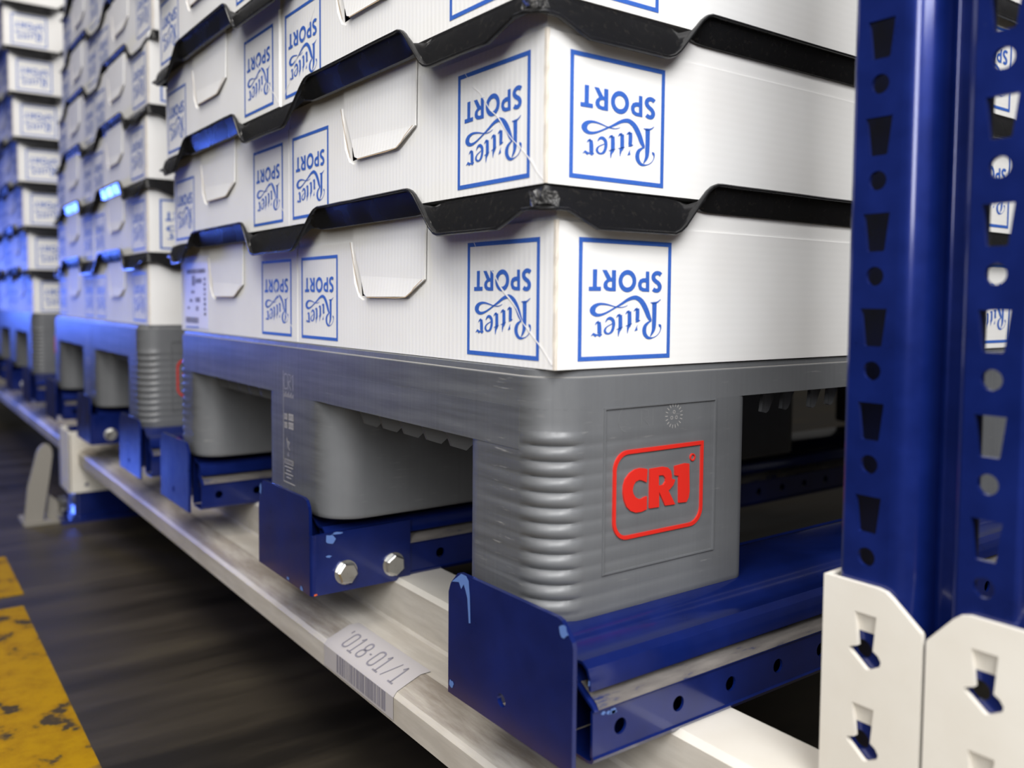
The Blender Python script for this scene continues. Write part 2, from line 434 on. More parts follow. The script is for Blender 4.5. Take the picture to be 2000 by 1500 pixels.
Lout = [(-.1312, .0530), (-.160, .0530), (-.1645, .0522), (-.168, .0498), (-.184, .0365), (-.1845, .035), (-.1845, -.15), (-.1312, -.15)]
connector(beam, Lout, 0, (0, -.05, -.1))
obj('connector_return', mesh('connector_return', *plate2([(CX, -.15), (CX+.046, -.15), (CX+.046, .0545), (CX, .0530)], [], .0032, lambda a, b, w: (a, -.1312+w, b)), cream_m), beam)
beam3 = thing('rack_beam', 'cream hooked beam connector plate at the lower right corner', 'beam', (0, 0, 0), 'cream rack beams')
Rout = [(-.1872, .0345), (-.2000, .0490), (-.2030, .0515), (-.2075, .0527), (-.240, .0527), (-.240, -.15), (-.1868, -.15), (-.1868, .033)]
connector(beam3, Rout, -.0618, (0, -.05, -.1))
obj('connector_return', mesh('connector_return', *plate2([(CX, -.15), (CX+.046, -.15), (CX+.046, .0527), (CX, .0527)], [], .0032, lambda a, b, w: (a, -.2432+w, b)), cream_m), beam3)
V, F = plate2(beam_profile(), [], .5, lambda a, b, w: (a, -.2432-w, b))
obj('beam_profile', mesh('beam_profile', V, F, cream_m), beam3)

# ---------------------------------------------------------------- support rails with end stops
RX0, RX1 = .003, 1.16
def mir(p): return [(-y, z) for y, z in p]
cap = [(0, 0), (-.024, 0), (-.029, -.001), (-.036, -.0055), (-.044, -.0105), (-.050, -.0112), (-.0560, -.0105), (-.0605, -.0130), (-.0625, -.0175), (-.0628, -.0245)]
low = [(-.044, -.0115), (-.0475, -.020), (-.0490, -.0255), (-.0500, -.0265)]
dst = [(-.0500, -.0262), (-.0640, -.0345), (-.0655, -.0370)]
bot = [(-.0655, -.0635), (-.0640, -.0662), (-.0610, -.0669), (-.030, -.0669)]
t = .0018
rail_top = mesh('rail_cap', *join([sweep(cap[::-1], RX0, RX1, -t), sweep(mir(cap)[::-1], RX0, RX1, t)]), blue_m)
added_web = [(-.027, -.0025), (-.027, -.0665)]  # added walls closing off the rail interior so its open end looks dark
rail_web = mesh('rail_web', *join([sweep(added_web, RX0+.001, RX1, t), sweep(mir(added_web), RX0+.001, RX1, -t), sweep(low, RX0+.002, RX1, t), sweep(mir(low), RX0+.002, RX1, -t)]), blue_m)
rail_ledge = mesh('rail_ledge', *join([sweep(dst, RX0+.001, RX1, t), sweep(mir(dst), RX0+.001, RX1, -t)]), blue_m)
dz = [(-.0512, -.0239), (-.0610, -.0297), (-.0652, -.0322), (-.0672, -.0352)]
dust_me = mesh('dust_layer', *join([sweep(dz, RX0+.004, RX1, .0002), sweep(mir(dz), RX0+.004, RX1, -.0002)]), dust_m)
rail_bot = mesh('rail_lip', *join([sweep(bot, RX0+.001, RX1, t), sweep(mir(bot), RX0+.001, RX1, -t)]), blue_m)
hx = [circle(.026+.05*k, -.0505, .0050, .0050, 16) for k in range(22)]
fo = [(RX0+.001, -.0365), (RX1, -.0365), (RX1, -.0640), (RX0+.001, -.0640)]
rail_face = mesh('rail_face', *join([plate2(fo, hx, t, lambda a, b, w: (a, -.0655+w, b)), plate2(fo, hx, t, lambda a, b, w: (a, .0655-w, b))]), blue_m, smooth=20)
SX = -.0125
def stop_out(zcut=None):
    return [(-.0665, -.069), (.0665, -.069)]+[(.0665, .002), (.0635, .009), (.055, .0175), (.052, .0185)]+[(-.052, .0195), (-.056, .0185), (-.0655, .0085), (-.0665, .005)]
stop_me = mesh('end_stop', *plate2(stop_out(), [circle(.003, -.051, .0043)], .003, lambda a, b, w: (SX+w, a, b)), blue_m, smooth=20)
stopB = [(-.0635, -.069), (.0665, -.069), (.0665, -.013), (.0635, .004), (.055, .0175), (.050, .0185)]+[(-.050, .0195), (-.056, .018), (-.0605, .013), (-.062, .008), (-.0625, -.0125)]
bend = [(SX+.0045-.0045*math.cos(a), -.0630-.0045*math.sin(a)) for a in [k*PI/12 for k in range(7)]]
bv = [(x, y, z) for z in (-.069, -.0125) for x, y in bend]; bf = [(i, i+1, 8+i, 7+i) for i in range(6)]
stopB_me = mesh('end_stop', *plate2(stopB, [], .003, lambda a, b, w: (SX+w, a, b)), blue_m, smooth=20)
fl_me = mesh('bolted_flange', *join([(bv, bf), plate2([(SX+.0045, -.069), (.0905, -.0695), (.0905, -.012), (SX+.0045, -.0125)], [], .003, lambda a, b, w: (a, -.0675+w, b))]), blue_m, smooth=40)
def chip(name, pts, f, parent):
    V, F = plate2(pts, [], 0, lambda a, b, c: f(a, b)); return obj(name, mesh(name, V, F, chip_m, smooth=0), parent)
def blob(cx, cy, rx, ry, n=11):
    return [(cx+rx*(.55+.6*random.random())*math.cos(2*PI*i/n), cy+ry*(.55+.6*random.random())*math.sin(2*PI*i/n)) for i in range(n)]
RAILC = (.0265, .395, .7775)
WHICH = ('nearest', 'second', 'far')
def rail(yp, pi, k):
    where = ('near-side', 'middle', 'far-side')[k]
    bolted = k == 1
    r_ = thing('support_rail', f'{where} blue support rail {"with a bolted corner end stop " if bolted else "with a flat end stop "}under the {WHICH[pi]} pallet', 'support rail', (0, yp+RAILC[k], 0), 'blue rails carrying the pallets')
    for nm, me in (('rail_cap', rail_top), ('rail_web', rail_web), ('rail_ledge', rail_ledge), ('rail_face', rail_face), ('rail_lip', rail_bot)): obj(nm, me, r_)
    obj('dust_layer', dust_me, r_)['kind'] = 'stuff'
    if bolted:
        st = obj('end_stop', stopB_me, r_); fg = obj('bolted_flange', fl_me, r_)
        for x, z in ((.0215, -.0515), (.0715, -.0525)):
            o = obj('bolt', bolt_me, r_, (x, -.0675, z)); o.rotation_euler = (0, random.random(), 0)
            o['label'] = 'shiny zinc hexagon bolt'
    else:
        st = obj('end_stop', stop_me, r_)
    return r_, st
PY = (0, 1.0005, 2.1415)
for pi, yp in enumerate(PY):
    for k in range(3):
        r_, st = rail(yp, pi, k)
        if pi == 0:
            fr = lambda a, b: (SX-.0003, a, b)
            if k == 0:
                for c in ([(.062, .010), (.050, .0185), (.044, .0185), (.041, .016), (.0395, .006), (.0385, -.012), (.0405, -.0125), (.0425, .004), (.045, .009), (.047, .012), (.050, .008), (.053, .012)],
                          blob(-.058, .013, .005, .004), blob(.062, -.062, .003, .004)): chip('paint_chip', c, fr, st)
                cap_o = [c for c in r_.children if c.name.startswith('rail_cap')][0]
                for q in range(12):
                    x = RX0+.002+.022*random.random(); z = -.0155-.008*random.random()
                    chip('paint_chip', blob(x, z, .0035, .0022), lambda a, b: (a, -.0626-.0008+(.0022 if b > -.0165 else 0), b), cap_o)
                for x, z in ((.09, -.016), (.107, -.0175), (.055, -.015)): chip('paint_chip', blob(x, z, .0022, .0016), lambda a, b: (a, -.0634+(.002 if b > -.016 else 0), b), cap_o)
                face_o = [c for c in r_.children if c.name.startswith('rail_face')][0]
                for q in range(6): chip('paint_chip', blob(.008+.018*random.random(), -.041+.003*random.random(), .0022, .0012), lambda a, b: (a, -.0658, b), face_o)
            if k == 1:
                fg = [c for c in r_.children if c.name.startswith('bolted_flange')][0]
                fy = lambda a, b: (a, -.0678, b)
                for c in (blob(.006, -.0185, .006, .0055), blob(.0045, -.034, .003, .0015), blob(.013, -.0135, .006, .0012)): chip('paint_chip', c, fy, fg)
                for c in (blob(-.045, -.067, .004, .0025), blob(-.012, -.066, .004, .0018), blob(.060, .008, .003, .007)): chip('paint_chip', c, fr, st)
                chip('paint_chip', blob(SX+.004, -.0675, .0022, .0012), fy, fg).data.materials[0] = new_mat('orange_paint_fleck', (.6, .1, .02), .6)[0]

# ---------------------------------------------------------------- plastic pallet
PH = .16
def foot_mesh(x0, x1, y0, y1, rc, ribbed):
    """rc radii (x1y1, x0y1, x0y0, x1y0); ribbed = corner index or None"""
    seg = 8; zt = .1352
    zs = [0, .0012]+[.005+(.117)*k/84 for k in range(85)]+[.1275, zt] if ribbed is not None else [0, .0012, .004, zt]
    V, F = [], []; n = None
    for z in zs:
        ring = []
        inset = .0012 if z == 0 else 0
        base = rrect(x0+inset, x1-inset, y0+inset, y1-inset, [q-inset for q in rc], seg)
        for i, (x, y) in enumerate(base):
            c = i//(seg+1)
            if c == ribbed and .005 < z < .122:
                k = i % (seg+1); a = c*PI/2+k*PI/2/seg; w = max(0, math.sin(2*k*PI/2/seg))**.55
                s = abs(math.sin(PI*(z-.005)/.00975)); am = (.0030*s**.8-.0012)*w
                x += am*math.cos(a); y += am*math.sin(a)
            ring.append((x, y, z))
        V += ring; n = len(ring)
    for k in range(len(zs)-1):
        F += [(k*n+i, k*n+(i+1) % n, k*n+n+(i+1) % n, k*n+n+i) for i in range(n)]
    F.append(tuple(range(n)))
    return mesh('foot', V, F, pallet_m, smooth=50)
RC, RI = .030, .026
feet = []
for ix, (x0, x1) in enumerate(((0, .188), (.506, .694), (1.012, 1.2))):
    for iy, (y0, y1) in enumerate(((0, .098), (.314, .486), (.702, .8))):
        rc = [RI*1.2]*4
        rib = None
        if ix == 0 and iy == 0: rc = [.02, .022, RC, .012]; rib = 2
        elif ix == 0 and iy == 2: rc = [.012, RC, .035, .02]; rib = 1
        elif ix == 2 and iy == 0: rc = [.02, .02, .012, RC]; rib = 3
        elif ix == 2 and iy == 2: rc = [RC, .012, .02, .02]; rib = 0
        elif ix == 0: rc = [.03, .036, .036, .03]
        feet.append(foot_mesh(x0, x1, y0, y1, rc, rib))
rim_m = new_mat('dusty_rubbed_plastic', (.27, .26, .245), .7)[0]
def deck_mesh():
    V, F = [], []
    rings = [(.1352, 0), (.1546, 0), (.1552, .0006), (.1556, .0022), (.1594, .0026), (PH, .0034)]
    n = None
    for z, ins in rings:
        rg = rrect(ins, 1.2-ins, ins, .8-ins, RC-ins, 10); n = len(rg); V += [(x, y, z) for x, y in rg]
    for k in range(len(rings)-1): F += [(k*n+i, k*n+(i+1) % n, k*n+n+(i+1) % n, k*n+n+i) for i in range(n)]
    F += [tuple(range((len(rings)-1)*n, len(rings)*n)), tuple(range(n))]
    fm = [1 if 2*n <= i < 3*n else 0 for i in range(len(F))]
    return mesh('deck', V, F, [pallet_m, rim_m], fm, smooth=40)
deck_me = deck_mesh()
skirt_me = mesh('skirt', *plate2([(.030, .1355), (.770, .1355), (.770, .1085), (.030, .1085)], [], .009, lambda a, b, w: (-.00025+w, a, b)), pallet_m, smooth=0)
# sloped stiffening rib seen under the deck
rib_me = mesh('stiffening_rib', *plate2([(0, .1352), (.050, .1352), (.036, .0955), (.030, .0900), (.018, .0925)], [], .003, lambda a, b, w: (a*.55, -a*.8+w, b)), pallet_m, smooth=0)
rib_side = mesh('stiffening_rib', *plate2([(0, .1352), (.032, .1352), (.012, .1185), (.006, .1175), (-.004, .1195)], [], .003, lambda a, b, w: (a, a*.35+w, b)), pallet_m, smooth=0)
# printed and moulded marks on the right-hand foot panel (x, z on the y = 0 face)
def yface(off): return lambda a, b, w=0: (a, -off+w, b)
def panel_frame():
    o = [(.0445, .1350), (.1505, .1350), (.1505, .0270), (.0445, .0270)]
    i = [(.0457, .1339), (.1493, .1339), (.1493, .0281), (.0457, .0281)]
    return plate2(o, [i], .0011, lambda a, b, w: (a, -.0011+w, b))
panel_me = mesh('panel_border', *panel_frame(), pallet_m, smooth=0)
import_c = lambda pts: [CRP(*p) for p in pts]
def CRP(cx, cy):
    """traced artwork units to panel metres"""
    x = 1180+.11*cx; y = 840+.11*cy
    vx = (x-995.4)/1705.3; vy = (y-677.9)/1705.3
    v = d+r2*vx-u2*vy; k = (0+.4106)/v.y
    return (-.3287+k*v.x, .2025+k*v.z)
C_ = [(750, 690), (700, 675), (620, 670), (520, 700), (430, 770), (360, 870), (325, 990), (320, 1110), (335, 1240), (380, 1360), (450, 1430), (540, 1460), (640, 1445), (735, 1400), (740, 1170), (700, 1185), (650, 1215), (600, 1220), (540, 1190), (500, 1130), (485, 1060), (500, 980), (540, 910), (600, 880), (660, 890), (735, 925)]
R_ = [(795, 685), (1030, 645), (1110, 660), (1165, 715), (1180, 790), (1180, 860), (1240, 870), (1215, 960), (1150, 1040), (1120, 1065), (1240, 1310), (1065, 1335), (955, 1090), (955, 1360), (785, 1385)]
Rh = [(950, 800), (1030, 795), (1070, 850), (1070, 910), (1030, 970), (950, 985)]
O_ = [(1235, 635), (1420, 585), (1490, 590), (1495, 1080), (1480, 1190), (1440, 1270), (1305, 1285), (1305, 810), (1240, 800)]
crm = []
for outl, hol in ((C_, []), (R_, [Rh]), (O_, [])):
    crm.append(plate2(import_c(outl), [import_c(h) for h in hol], .0012, lambda a, b, w: (a, -.0012+w, b)))
letters_me = mesh('moulded_lettering', *join(crm), red_m, smooth=20)
fo_ = rrect(.0530, .1378, .0475, .1062, [0, .0125, .0125, .0125], 8); fi_ = rrect(.0554, .1354, .0499, .1036, [0, .0105, .0105, .0105], 8)
frame_me = mesh('moulded_frame', *plate2(fo_, [fi_], .0012, lambda a, b, w: (a, -.0012+w, b)), red_m, smooth=20)
dot_me = mesh('registered_mark', *plate2(circle(.1273, .0955, .0026), [circle(.1273, .0955, .0018, n=14)], .001, lambda a, b, w: (a, -.001+w, b)), red_m, smooth=20)
em = []
for k in range(18):
    a = 2*PI*k/18; em.append(stroke([(.1085+.0062*math.cos(a), .1257+.0062*math.sin(a)), (.1085+.0085*math.cos(a), .1257+.0085*math.sin(a))], .0004, 1))
for k in range(3):
    a = PI/2+2*PI*k/3; cx, cz = .1085+.0026*math.cos(a), .1257+.0026*math.sin(a)
    em.append(flat2(circle(cx, cz, .0012, n=10), [circle(cx, cz, .0009, n=10)]))
V, F = join(em); emb1 = mesh('embossed_date_dial', [(a, -.0003, b) for a, b in V], F, emb_m, smooth=0)
em = [stroke([(.0655+.008*math.cos(a), .1265+.0085*math.sin(a)) for a in [PI*.55+k*.35 for k in range(9)]], .0003, 2),
      stroke([(.078, .1205), (.078, .132), (.084, .131), (.0845, .1265), (.0795, .1262), (.0855, .1205)], .0003, 1), stroke([(.0885, .1205), (.0885, .1315)], .0003, 1)]
V, F = join(em); emb2 = mesh('embossed_mark', [(a, -.0002, b) for a, b in V], F, new_mat('faint_moulded_line', (.19, .195, .2), .5)[0], smooth=0)
# moulded data strip on the middle foot (aisle face, text reads across -y)
em = []
TY, TW = .4235, .029       # left edge as seen, width
def tx(a, b): return (a*TW, b)
em += [stroke([(0, .1315), (0, .0205)], .0007, 1), stroke([(0, .0205), (TW, .0205)], .0009, 1)]
em += [stroke([(.0095, .1275), (.0045, .1285), (.002, .124), (.002, .117), (.0045, .1135), (.0095, .1145)], .0007, 3),
       stroke([(.012, .113), (.012, .1285), (.018, .128), (.0195, .1245), (.0175, .1215), (.012, .121), (.0195, .113)], .0007, 1), stroke([(.0215, .126), (.0245, .1285), (.0245, .113)], .0008, 1)]
for i in range(11): em.append(stroke([(.002+i*.0023, .1055), (.002+i*.0023, .108+.0015*(i % 3))], .0009, 1))
for row, z in enumerate((.083, .0745)):
    for i in range(3): em.append(flat2(rrect(.0025+i*.0026, .0045+i*.0026, z, z+.006, .0008), [rrect(.0031+i*.0026, .0039+i*.0026, z+.0012, z+.0048, .0002)]))
    for i in range(3): em.append(flat2(rrect(.0135+i*.0042, .0168+i*.0042, z, z+.0068, .001), [rrect(.0145+i*.0042, .0158+i*.0042, z+.0014, z+.0054, .0003)]))
em += [stroke([(.008, .065), (.011, .058), (.013, .062)], .0012, 1), stroke([(.011, .0615), (.016, .0615), (.011, .056), (.016, .0535)], .001, 1), stroke([(.0105, .047), (.012, .051), (.0135, .047)], .0008, 1)]
em.append(flat2(rrect(.003, .025, .039, .0435, .001), [rrect(.0036, .0244, .0396, .0429, .0004)]))
for i in range(7): em.append(stroke([(.0045+i*.003, .0405), (.006+i*.003, .042)], .0006, 1))
for i, z in enumerate((.036, .0325, .029, .0255)): em.append(stroke([(.003+.004*(i % 2), z), (.024-.005*(i % 2), z)], .0009, 1))
V, F = join(em); strip_me = mesh('moulded_data_text', [(-.0003, TY-a, b) for a, b in V], F, emb_m, smooth=0)

def pallet(pi, y):
    p = thing('plastic_pallet', ('grey plastic pallet in front with a red framed logo on its corner foot', 'second grey plastic pallet, behind the gap after the nearest one', 'far grey plastic pallet at the left edge, tinted blue')[pi], 'pallet', (0, y, 0), 'grey plastic pallets')
    dk = obj('deck', deck_me, p); obj('skirt', skirt_me, dk)
    for k, me in enumerate(feet):
        f = obj('foot', me, p)
        if k == 0:
            obj('panel_border', panel_me, f)
            for nm, me2, lb in (('moulded_lettering', letters_me, 'raised red letters CR1'), ('moulded_frame', frame_me, 'raised red frame with one square corner'), ('registered_mark', dot_me, 'tiny red ring'), ('embossed_date_dial', emb1, 'pale embossed dial'), ('embossed_mark', emb2, 'faint embossed marks')):
                o = obj(nm, me2, f); o['label'] = lb
        if k == 1:
            o = obj('moulded_data_text', strip_me, f); o['label'] = 'pale worn moulded text panel'
    if pi < 2:
        for y0 in (.118, .516):
            for i in range(5): obj('stiffening_rib', rib_me, dk, (.012, y0+.04+i*.036, 0))
        for i in range(9): obj('stiffening_rib', rib_side, dk, (.222+i*.030, .014+.004*(i % 2), 0))
    return p
for pi, y in enumerate(PY): pallet(pi, y)

# ---------------------------------------------------------------- printed square logo (as seen: u right, v down, unit square)
LW, LH = .0812, .0768
def logo_shapes():
    def T(x, y):      # artwork trace to unit square (bilinear along the drawn frame)
        a = (x-372)/1520; top = 55+95*a; bo = 2098-65*a
        return (a, (y-top)/(bo-top))
    P = []
    P.append(flat2([(0, 0), (1, 0), (1, 1), (0, 1)], [[(.037, .037), (.963, .037), (.963, .963), (.037, .963)]]))
    def poly(o, h=()): P.append(flat2([T(*p) for p in o], [[T(*p) for p in q] for q in h]))
    def st(pts, w, dy=833, sub=5):
        w = [q*1.08 for q in w] if isinstance(w, list) else w*1.08
        V, F = stroke([(x, y+dy) for x, y in pts], w, sub); P.append(([T(*v) for v in V], F))
    poly([(528, 865), (590, 865), (590, 580), (658, 580), (655, 865), (720, 865), (720, 935), (528, 935)])
    poly([(890, 592), (957, 595), (957, 940), (860, 940), (800, 925), (762, 885), (755, 830), (770, 780), (812, 745), (735, 590), (808, 592), (880, 722), (890, 722)], [[(892, 780), (892, 880), (860, 880), (828, 865), (820, 830), (833, 795), (862, 780)]])
    poly(circle(1145, 773, 147, 183, 32), [circle(1145, 773, 83, 105, 28)])
    poly([(1452, 615), (1510, 618), (1515, 950), (1400, 945), (1345, 915), (1322, 850), (1325, 800), (1350, 750), (1400, 727), (1452, 724)], [[(1455, 795), (1457, 890), (1420, 888), (1390, 872), (1380, 840), (1390, 808), (1420, 793)]])
    st([(1716, 672), (1675, 645), (1628, 645), (1588, 680), (1588, 735), (1622, 775), (1668, 808), (1695, 855), (1688, 903), (1655, 930), (1612, 925), (1580, 905)], 62, 0)
    # script capital
    st([(1608, 300), (1610, 500), (1606, 650), (1595, 750), (1545, 852)], [72, 66, 66, 50, 12])
    st([(1540, 294), (1600, 302), (1660, 286), (1716, 240)], [8, 34, 22, 8])
    st([(1560, 595), (1510, 620), (1460, 670), (1440, 740), (1450, 810), (1490, 862), (1540, 878), (1600, 868), (1660, 835), (1705, 780), (1725, 720), (1715, 672), (1690, 672)], [14, 30, 50, 62, 60, 50, 34, 14, 11, 11, 16, 34, 46])
    st([(1548, 592), (1510, 520), (1475, 430), (1430, 340), (1375, 262), (1300, 214), (1230, 217), (1150, 250), (1060, 310), (970, 365), (880, 420), (800, 465), (720, 495), (650, 495), (600, 455), (595, 405), (630, 350), (700, 318), (780, 318), (860, 335), (940, 358), (1020, 372), (1090, 366), (1156, 338)],
       [40, 66, 75, 78, 74, 66, 58, 46, 36, 26, 26, 30, 40, 56, 76, 84, 62, 40, 30, 22, 16, 14, 12, 6])
    st([(1320, 392), (1322, 480), (1318, 596)], [56, 58, 54]); st([(1258, 438), (1285, 408), (1322, 398)], [6, 26, 46]); st([(1288, 618), (1330, 600), (1372, 582)], [8, 26, 6])
    poly([(1330, 650+833), (1316, 700+833), (1327, 745+833), (1272, 768+833), (1298, 705+833)])
    for dx, dy in ((0, 0), (-150, 56)):
        st([(1186+dx, 440+dy), (1188+dx, 640+dy), (1166+dx, 710+dy), (1156+dx, 802+dy)], [56, 58, 34, 5]); st([(1120+dx, 487+dy), (1150+dx, 448+dy), (1186+dx, 446+dy)], [6, 28, 48]); st([(1122+dx, 682+dy), (1180+dx, 662+dy), (1232+dx, 638+dy)], [6, 20, 6])
    st([(795, 618), (832, 564), (878, 552), (922, 595), (928, 680), (902, 765), (850, 806), (802, 788), (790, 745), (822, 692), (904, 642)], [8, 32, 50, 50, 44, 40, 26, 36, 34, 18, 12])
    st([(696, 612), (702, 700), (704, 800)], [50, 60, 60]); st([(632, 664), (660, 624), (696, 612)], [6, 26, 44])
    poly([(562, 852+833), (608, 788+833), (660, 815+833), (730, 800+833), (750, 822+833), (710, 862+833), (672, 836+833), (638, 863+833), (605, 830+833)])
    return join(P)
LV, LF = logo_shapes()
logo_side = mesh('printed_logo', [(a*LW, 0, (1-b)*LH) for a, b in LV], LF, ink_m, smooth=0, recalc=False)
logo_front = mesh('printed_logo', [(0, -a*LW, (1-b)*LH) for a, b in LV], LF, ink_m, smooth=0, recalc=False)

# ---------------------------------------------------------------- cartons
BW, BL, BH, PHT = .3945, .598, .1085, .0912      # width along the aisle, depth, height, outer panel height
TAB = [(.1510, .0575), (.1768, .0440), (.2425, .0440), (.2560, .0475), (.2655, .0640), (.2790, .0880)]
HOLE = [(.2500, .0455), (.2600, .0450), (.2615, .0570)]
def body_mesh():
    V, F = box(0, BL, 0, BW, 0, BH); F = [q for q in F if q != (0, 1, 3, 2)]
    v2, f2 = plate2([(0, 0), (BW, 0), (BW, BH), (0, BH)], [HOLE], 0, lambda a, b, w: (0, a, b))
    V, F = join([(V, F), (v2, f2)])
    return mesh('carton_body', V, F, card_v, smooth=0)
body_me = body_mesh()
fp = [(.0, .0), (BW, 0), (BW, PHT), (.2790, PHT)]+[(.2720, .0560), (.2640, .0445), (.2560, .0415), (.2425, .0425), (.1768, .0425), (.1500, .0560)]+[(.1500, PHT+.001), (0, PHT)]
front_me = mesh('front_panel', *plate2(fp, [[(a, b) for a, b in [(.2570, .0440), (.2600, .0437), (.2640, .0480)]]] if False else [], .0014, lambda a, b, w: (-.0014+w, a, b)), card_v, smooth=0)
def flap_mesh():
    o = [(.1515, BH), (.1515, .0575), (.1775, .0445), (.2420, .0445), (.2480, .0465), (.2580, .0620), (.2720, .0870), (.2735, BH)]
    def f(a, b, w):
        k = max(0, (.075-b)/.03); return (-.0022-.0026*k*k+w, a, b)
    # bow the tip outwards: split into strips by height
    V, F = plate2(o, [], .0013, f)
    return mesh('tuck_flap', V, F, card_v, smooth=0)
flap_me = flap_mesh()
ev, ef = stroke([(.2800, PHT), (.2700, .0640), (.2620, .0475)], [.0006, .0012, .0008], 3)
edge_me = mesh('cut_edge', [(-.0017, a, b) for a, b in ev], ef, card_edge, smooth=0)
e2 = stroke([(.1515, .0572), (.1640, .0512), (.1770, .0442), (.2100, .0438), (.2425, .0440)], .0007, 2)
flap_edge = mesh('cut_edge', [(-.0050, a, b) for a, b in e2[0]], e2[1], card_edge, smooth=0)
side_me = mesh('side_panel', *plate2([(0, 0), (BL, 0), (BL, PHT-.0005), (0, PHT-.0005)], [], .0014, lambda a, b, w: (a, -.0014+w, b)), card_h, smooth=0)
def crease(seed, flip):
    rnd = random.Random(seed); pts = []; w = []
    for k in range(15):
        t = k/14; y = .088-.088*t+rnd.uniform(-.001, .001); z = .082-.080*t+rnd.uniform(-.0012, .0012)
        pts.append((BW-y if flip else y, z)); w.append(.0004+.0011*rnd.random()*(rnd.random() > .3))
    V, F = stroke(pts, w, 2)
    return mesh('paper_crease', [(-.0019, a, b) for a, b in V], F, crease_m, smooth=0)
crease_near = [crease(3, False), crease(8, False)]; crease_far = [crease(5, True)]
# worn brown corner edge
rnd = random.Random(4); pts = [(0, PHT*k/16) for k in range(17)]; V = []; F = []
for k, (a, z) in enumerate(pts):
    w = .0004+.0009*rnd.random()**2; j = rnd.uniform(-.0003, .0003)
    V += [(-.0017, w*.6, z), (-.0016+j, -.0016+j, z), (w*.7, -.0017, z)]
for k in range(16):
    for i in range(2): F.append((k*3+i, k*3+i+1, k*3+4+i, k*3+3+i))
corner_me = mesh('worn_corner_edge', V, F, new_mat('worn_cardboard_edge', (.66, .60, .52), .85)[0], smooth=0)
# fold marks on the front panel under the flap
fold_mes = []
for y, zt_ in ((.176, .040), (.2435, .040), (.118, PHT-.004)):
    V, F = stroke([(y, .002), (y+.0006, zt_*.5), (y, zt_)], [.0004, .0008, .0004], 3)
    fold_mes.append(mesh('fold_mark', [(-.00165, a, b) for a, b in V], F, crease_m, smooth=0))
# shipping label on one carton
def ship_label(parent):
    L = obj('shipping_label', mesh('shipping_label', *plate2([(.278, .004), (.378, .003), (.378, .088), (.278, .086)], [], .0002, lambda a, b, w: (-.0019+w, a, b)), sticker_m, smooth=0), parent)
    L['label'] = 'printed white shipping label with barcodes'
    def rect(a0, a1, b0, b1, m, nm):
        parts = []; a = a0
        rr = random.Random(int(a0*1e4+b0*1e4))
        while a < a1:
            w = min(rr.choice((.0012, .002, .0035)), a1-a); parts.append(([( -.0021, a, b0), (-.0021, a+w, b0), (-.0021, a+w, b1), (-.0021, a, b1)], [(0, 1, 2, 3)])); a += w+rr.choice((.0006, .0012))
        obj(nm, mesh(nm, *join(parts), m, smooth=0), L)
    rect(.318, .374, .010, .0175, print_m, 'printed_barcode')
    rect(.290, .368, .0735, .0790, print_m, 'printed_text_line')
    for a0, a1, b0, b1 in ((.304, .330, .061, .067), (.332, .345, .058, .071), (.334, .350, .048, .052), (.343, .356, .037, .041), (.312, .332, .037, .043), (.318, .330, .026, .032), (.356, .366, .028, .031)):
        rect(a0, a1, b0, b1, print_m, 'printed_text_line')
    for k in range(8):
        z = .066-.0062*k; rect(.288, .296, z-.0022, z+.0016, dark_print, 'printed_barcode')
    V = [(-.0021, .318, .0045), (-.0021, .374, .0035), (-.0021, .374, .0050), (-.0021, .318, .0060)]
    obj('printed_rule', mesh('printed_rule', V, [(0, 1, 2, 3)], ink_m, smooth=0), L)
NTH = ('bottom', 'second', 'third', 'fourth', 'fifth', 'sixth', 'seventh', 'eighth', 'ninth')
def carton(pi, k, ix, iy, loc, rz, side_logo=True, label=None):
    half = 'near' if iy == 0 else 'far'
    row = 'aisle-side' if ix == 0 else 'rear'
    c = thing('cardboard_carton', f'white carton with blue print, {NTH[k]} layer, {half} {row} place, {WHICH[pi]} pallet', 'carton', loc, f'white printed cartons on the {WHICH[pi]} pallet')
    c.rotation_euler = (0, 0, rz)
    obj('carton_body', body_me, c)
    if ix == 0:
        f = obj('front_panel', front_me, c); [obj('fold_mark', q, f) for q in fold_mes]; obj('cut_edge', edge_me, f)
        t = obj('tuck_flap', flap_me, c); obj('cut_edge', flap_edge, t)
        obj('printed_logo', logo_front, f, (-.0017, .0140+LW, .0048))
        if pi < 2: obj('paper_crease', crease_near[k % 2], f)
        if label: ship_label(f)
        else:
            obj('printed_logo', logo_front, f, (-.0017, BW-.0085, .0048))
            if pi < 1 and iy == 1 or pi == 0 and k > 1: obj('paper_crease', crease_far[0], f)
    if iy == 0:
        s = obj('side_panel', side_me, c)
        if side_logo: obj('printed_logo', logo_side, s, (.0165, -.0017, .0048))
        obj('printed_logo', logo_side, s, (BL-.0165-LW, -.0017, .0048))
        if ix == 0: obj('worn_corner_edge', corner_me, s)
    return c

